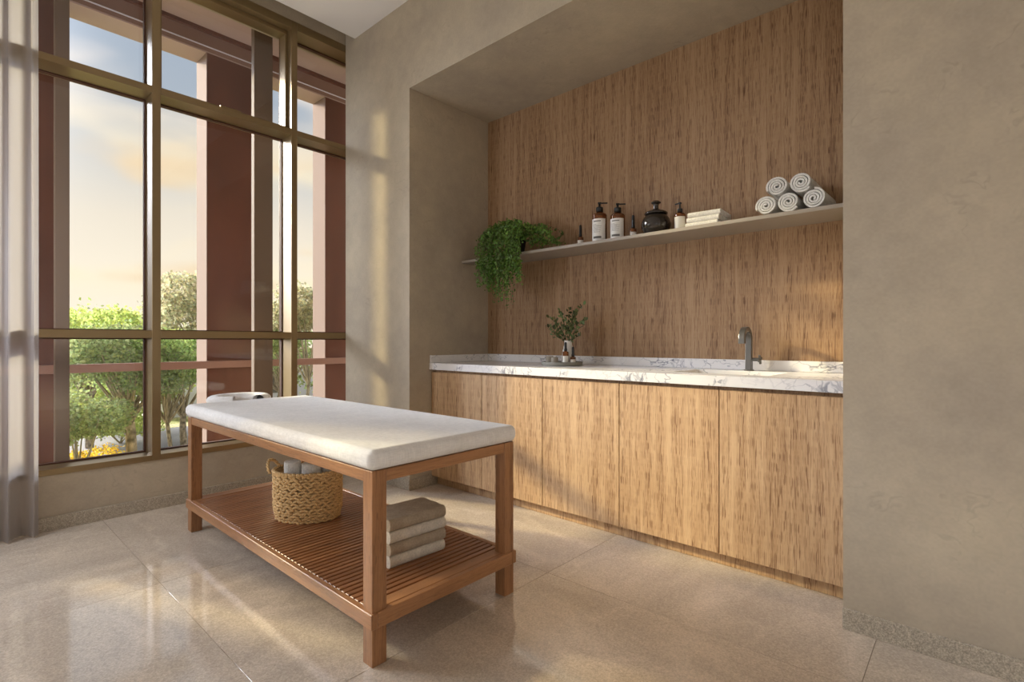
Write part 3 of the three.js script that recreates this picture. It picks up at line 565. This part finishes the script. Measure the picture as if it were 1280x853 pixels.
dropper('tiny amber dropper bottle next to the trailing plant', [-1.985, SY, -2.90], .0205, .07, .150, face(-1.985, -2.9));
pumpBottle('taller amber pump bottle with a white label on the wall shelf', -1.835, -2.90, .047, .205, .275, M.label, face(-1.835, -2.9) - .35);
pumpBottle('shorter amber pump bottle with a white label between dropper and tall bottle', -1.70, -2.90, .0455, .180, .245, M.label, face(-1.7, -2.9) - .3);
dropper('small amber dropper bottle touching the dark jar', [-1.585, SY, -2.89], .0205, .066, .150, face(-1.585, -2.89));
pumpBottle('small amber pump bottle between the dark jar and face cloths', -1.287, -2.90, .031, .115, .178, M.labelPlain, face(-1.287, -2.9) - .1);
{
  const o = thing('lidded_jar', 'glossy dark bronze round jar with a knob lid', 'jar', [-1.44, SY, -2.905]);
  part(o, 'jar_body', lathe([[0, 0], [.052, 0], [.058, .004], [.076, .028], [.086, .056], [.087, .075], [.080, .102], [.066, .122], [.060, .128], [.060, .133], [0, .133]], 56), M.jar);
  const l = part(o, 'lid', lathe([[0, .131], [.066, .131], [.069, .135], [.068, .141], [.062, .146], [.054, .150], [.040, .158], [.026, .163], [0, .166]], 48), M.jar);
  part(l, 'knob', lathe([[0, .160], [.019, .161], [.016, .170], [.0155, .190], [.020, .196], [.029, .200], [.029, .206], [.022, .208], [.018, .214], [.010, .213], [0, .211]], 36), M.jar);
}
// trailing plant
{
  const px = -2.545, pz = -2.87, o = thing('trailing_fern', 'lush green trailing fern spilling over the shelf end', 'potted plant', [px, SY, pz]);
  part(o, 'pot', lathe([[0, 0], [.06, 0], [.078, .10], [.082, .105], [.076, .105], [.072, .09], [0, .09]], 32), M.darkPot);
  part(o, 'soil', new THREE.CylinderGeometry(.072, .072, .01, 24).translate(0, .09, 0), M.soil);
  const lg = new THREE.BufferGeometry(); lg.setAttribute('position', new THREE.Float32BufferAttribute([0, 0, 0, .5, .45, .12, .36, .95, .05, 0, 1.05, .1, -.36, .95, .05, -.5, .45, .12], 3)); lg.setIndex([0, 1, 2, 0, 2, 3, 0, 3, 4, 0, 4, 5]); lg.setAttribute('uv', new THREE.Float32BufferAttribute(new Float32Array(12), 2)); lg.computeVertexNormals();
  const mats = [], cols = [], stems = [], q = new THREE.Quaternion(), e = new THREE.Euler(), c = new THREE.Color();
  const strands = 130;
  for (let s = 0; s < strands; s++) {
    // direction mostly towards the front; a few stay on top or run along the shelf to the right
    const kind = s < 92 ? 0 : s < 114 ? 1 : 2, tx = kind === 0 ? rr(-.20, .19) : kind === 1 ? rr(-.20, .20) : rr(.18, .36);
    let pts;
    if (kind === 0) {
      const edge = tx < -.12 ? .75 : tx > .10 ? .8 : 1, drop = (.10 + Math.pow(rnd(), 1.1) * .27) * edge * (Math.abs(tx - .02) < .04 ? 1.12 : 1), zf = rr(.13, .20), hy = rr(.14, .25);
      pts = [V(tx * .2, .10, 0), V(tx * .6, hy, zf * .45), V(tx * .95, hy * .55 + .02, zf), V(tx * 1.03, -.02 - drop * .3, zf + .012), V(tx * 1.03 + rr(-.015, .015), -drop, zf + rr(-.004, .02))];
    } else if (kind === 1) pts = [V(0, .09, 0), V(tx * .5, rr(.16, .22), rr(-.08, .08)), V(tx, rr(.12, .24), rr(-.12, .12))];
    else pts = [V(.03, .1, 0), V(tx * .6, rr(.12, .22), rr(-.06, .08)), V(tx, rr(.05, .16), rr(-.1, .12)), V(tx + .03, rr(.02, .09), rr(-.08, .12))];
    if (s === 3) pts[4].y = -.345; if (s === 5) { pts[4].y = -.24; }
    const cv = new THREE.CatmullRomCurve3(pts), len = cv.getLength(), n = Math.round(len / .0062), tone = rr(.65, 1.35);
    stems.push(new THREE.TubeGeometry(cv, 14, .0011, 3));
    for (let i = 2; i < n; i++) {
      const t = i / n, p = cv.getPoint(t); p.add(V(rr(-1, 1), rr(-.6, .6), rr(-1, 1)).multiplyScalar(.016)); if (p.z > .178 && p.y > -.03 && p.y < .005 && p.z < .10) continue;
      q.setFromEuler(e.set(rr(1.9, 3.4), rr(-1.4, 1.4), rr(-1, 1))); const sc = rr(.012, .020) * (1 - .25 * t);
      mats.push(new THREE.Matrix4().compose(p, q, V(sc, sc, sc))); const k = tone * rr(.75, 1.3); cols.push([k * rr(.9, 1.25), k, k * rr(.7, 1.1)]);
    }
  }
  part(o, 'stems', merge(stems), M.stem);
  const im = new THREE.InstancedMesh(lg, M.fern, mats.length); mats.forEach((m, i) => { im.setMatrixAt(i, m); im.setColorAt(i, c.setRGB(...cols[i])); });
  im.name = 'foliage'; im.userData.kind = 'stuff'; im.castShadow = im.receiveShadow = true; o.add(im);
}
// tray set on the worktop
{
  const CY = .907, tx = -2.065, tz = -2.80;
  const tr = thing('stone_tray', 'round grey stone tray on the marble worktop', 'tray', [tx, CY, tz]);
  part(tr, 'dish', lathe([[0, 0], [.132, 0], [.136, .003], [.137, .024], [.133, .026], [.130, .023], [.129, .010], [0, .010]], 64), M.tray);
  const iy = CY + .0102;
  const v = thing('tiered_vase', 'white stepped ceramic vase holding leafy sprigs on the tray', 'vase', [tx + .028, iy, tz - .03]);
  part(v, 'vase_body', lathe([[0, 0], [.040, 0], [.044, .006], [.0425, .05], [.039, .054], [.036, .094], [.032, .098], [.030, .118], [.027, .124], [.024, .156], [.021, .156], [.023, .12], [.0, .10]], 40), M.ceramic);
  const sp = thing('leafy_sprigs', 'dark green eucalyptus like sprigs arranged in the stepped vase', 'foliage', [tx + .028, iy + .11, tz - .03]);
  const stems = [], lv = [], lc = [], q = new THREE.Quaternion(), e = new THREE.Euler(), c = new THREE.Color();
  const lg = new THREE.BufferGeometry(); lg.setAttribute('position', new THREE.Float32BufferAttribute([0, 0, 0, .34, .4, .06, .26, .8, .02, 0, 1, .05, -.26, .8, .02, -.34, .4, .06, 0, .5, -.04], 3)); lg.setIndex([0, 1, 6, 1, 2, 6, 2, 3, 6, 3, 4, 6, 4, 5, 6, 5, 0, 6]); lg.setAttribute('uv', new THREE.Float32BufferAttribute(new Float32Array(14), 2)); lg.computeVertexNormals();
  const tips = [[.13, .28, .02], [.10, .24, .05], [.15, .15, .02], [.13, .19, -.03], [-.13, .20, .03], [-.16, .13, .02], [-.11, .15, .06], [-.08, .24, -.02], [-.02, .22, .05], [.04, .23, -.03], [.08, .16, .06], [-.14, .10, -.02], [.12, .08, .03], [-.05, .17, .07], [.02, .26, .02], [.06, .20, .03], [-.10, .09, .05]];
  for (const [x, y, z] of tips) {
    const cv = new THREE.QuadraticBezierCurve3(V(rr(-.008, .008), 0, rr(-.008, .008)), V(x * .3, y * .75, z * .3), V(x, y, z)); stems.push(new THREE.TubeGeometry(cv, 10, .0012, 4));
    for (let i = 0; i < 15; i++) { const t = .30 + .70 * i / 14, p = cv.getPoint(t).add(V(rr(-1, 1), rr(-1, 1), rr(-1, 1)).multiplyScalar(.009)); q.setFromEuler(e.set(rr(-1.2, 1.4), rr(0, 6.28), rr(-1.2, 1.2))); const s = rr(.022, .034); lv.push(new THREE.Matrix4().compose(p, q, V(s * .85, s, s))); const k = rr(.5, 1.6); lc.push([k * rr(.95, 1.3), k, k * rr(.7, 1)]); }
  }
  part(sp, 'stems', merge(stems), M.stem);
  const im = new THREE.InstancedMesh(lg, M.eucalyptus, lv.length); lv.forEach((m, i) => { im.setMatrixAt(i, m); im.setColorAt(i, c.setRGB(...lc[i])); }); im.name = 'leaves'; im.userData.kind = 'stuff'; im.castShadow = im.receiveShadow = true; sp.add(im);
  for (const [dx, dz, r, label] of [[-.082, .03, .0265, 'small grey stone candle cup at the tray edge'], [-.020, .055, .024, 'smaller grey stone candle cup beside the vase']]) {
    const o = thing('candle_cup', label, 'candle', [tx + dx, iy, tz + dz]);
    part(o, 'cup', lathe([[0, 0], [r * .9, 0], [r, .004], [r, r * .72], [r * .93, r * .78], [r * .97, r * .84], [r * .97, r * 1.9], [r * .88, r * 1.9], [r * .86, r * 1.6], [0, r * 1.6]], 32), M.candle);
    part(o, 'wax', new THREE.CylinderGeometry(r * .85, r * .85, .004, 24).translate(0, r * 1.62, 0), M.wax);
  }
  dropper('slim white labelled dropper bottle beside the vase on the tray', [tx + .055, iy, tz + .035], .0195, .085, .145, face(tx, tz));
  dropper('short amber dropper bottle at the outer side of the tray', [tx + .098, iy, tz + .012], .0185, .05, .115, face(tx, tz));
}

renderer.render(scene, camera);
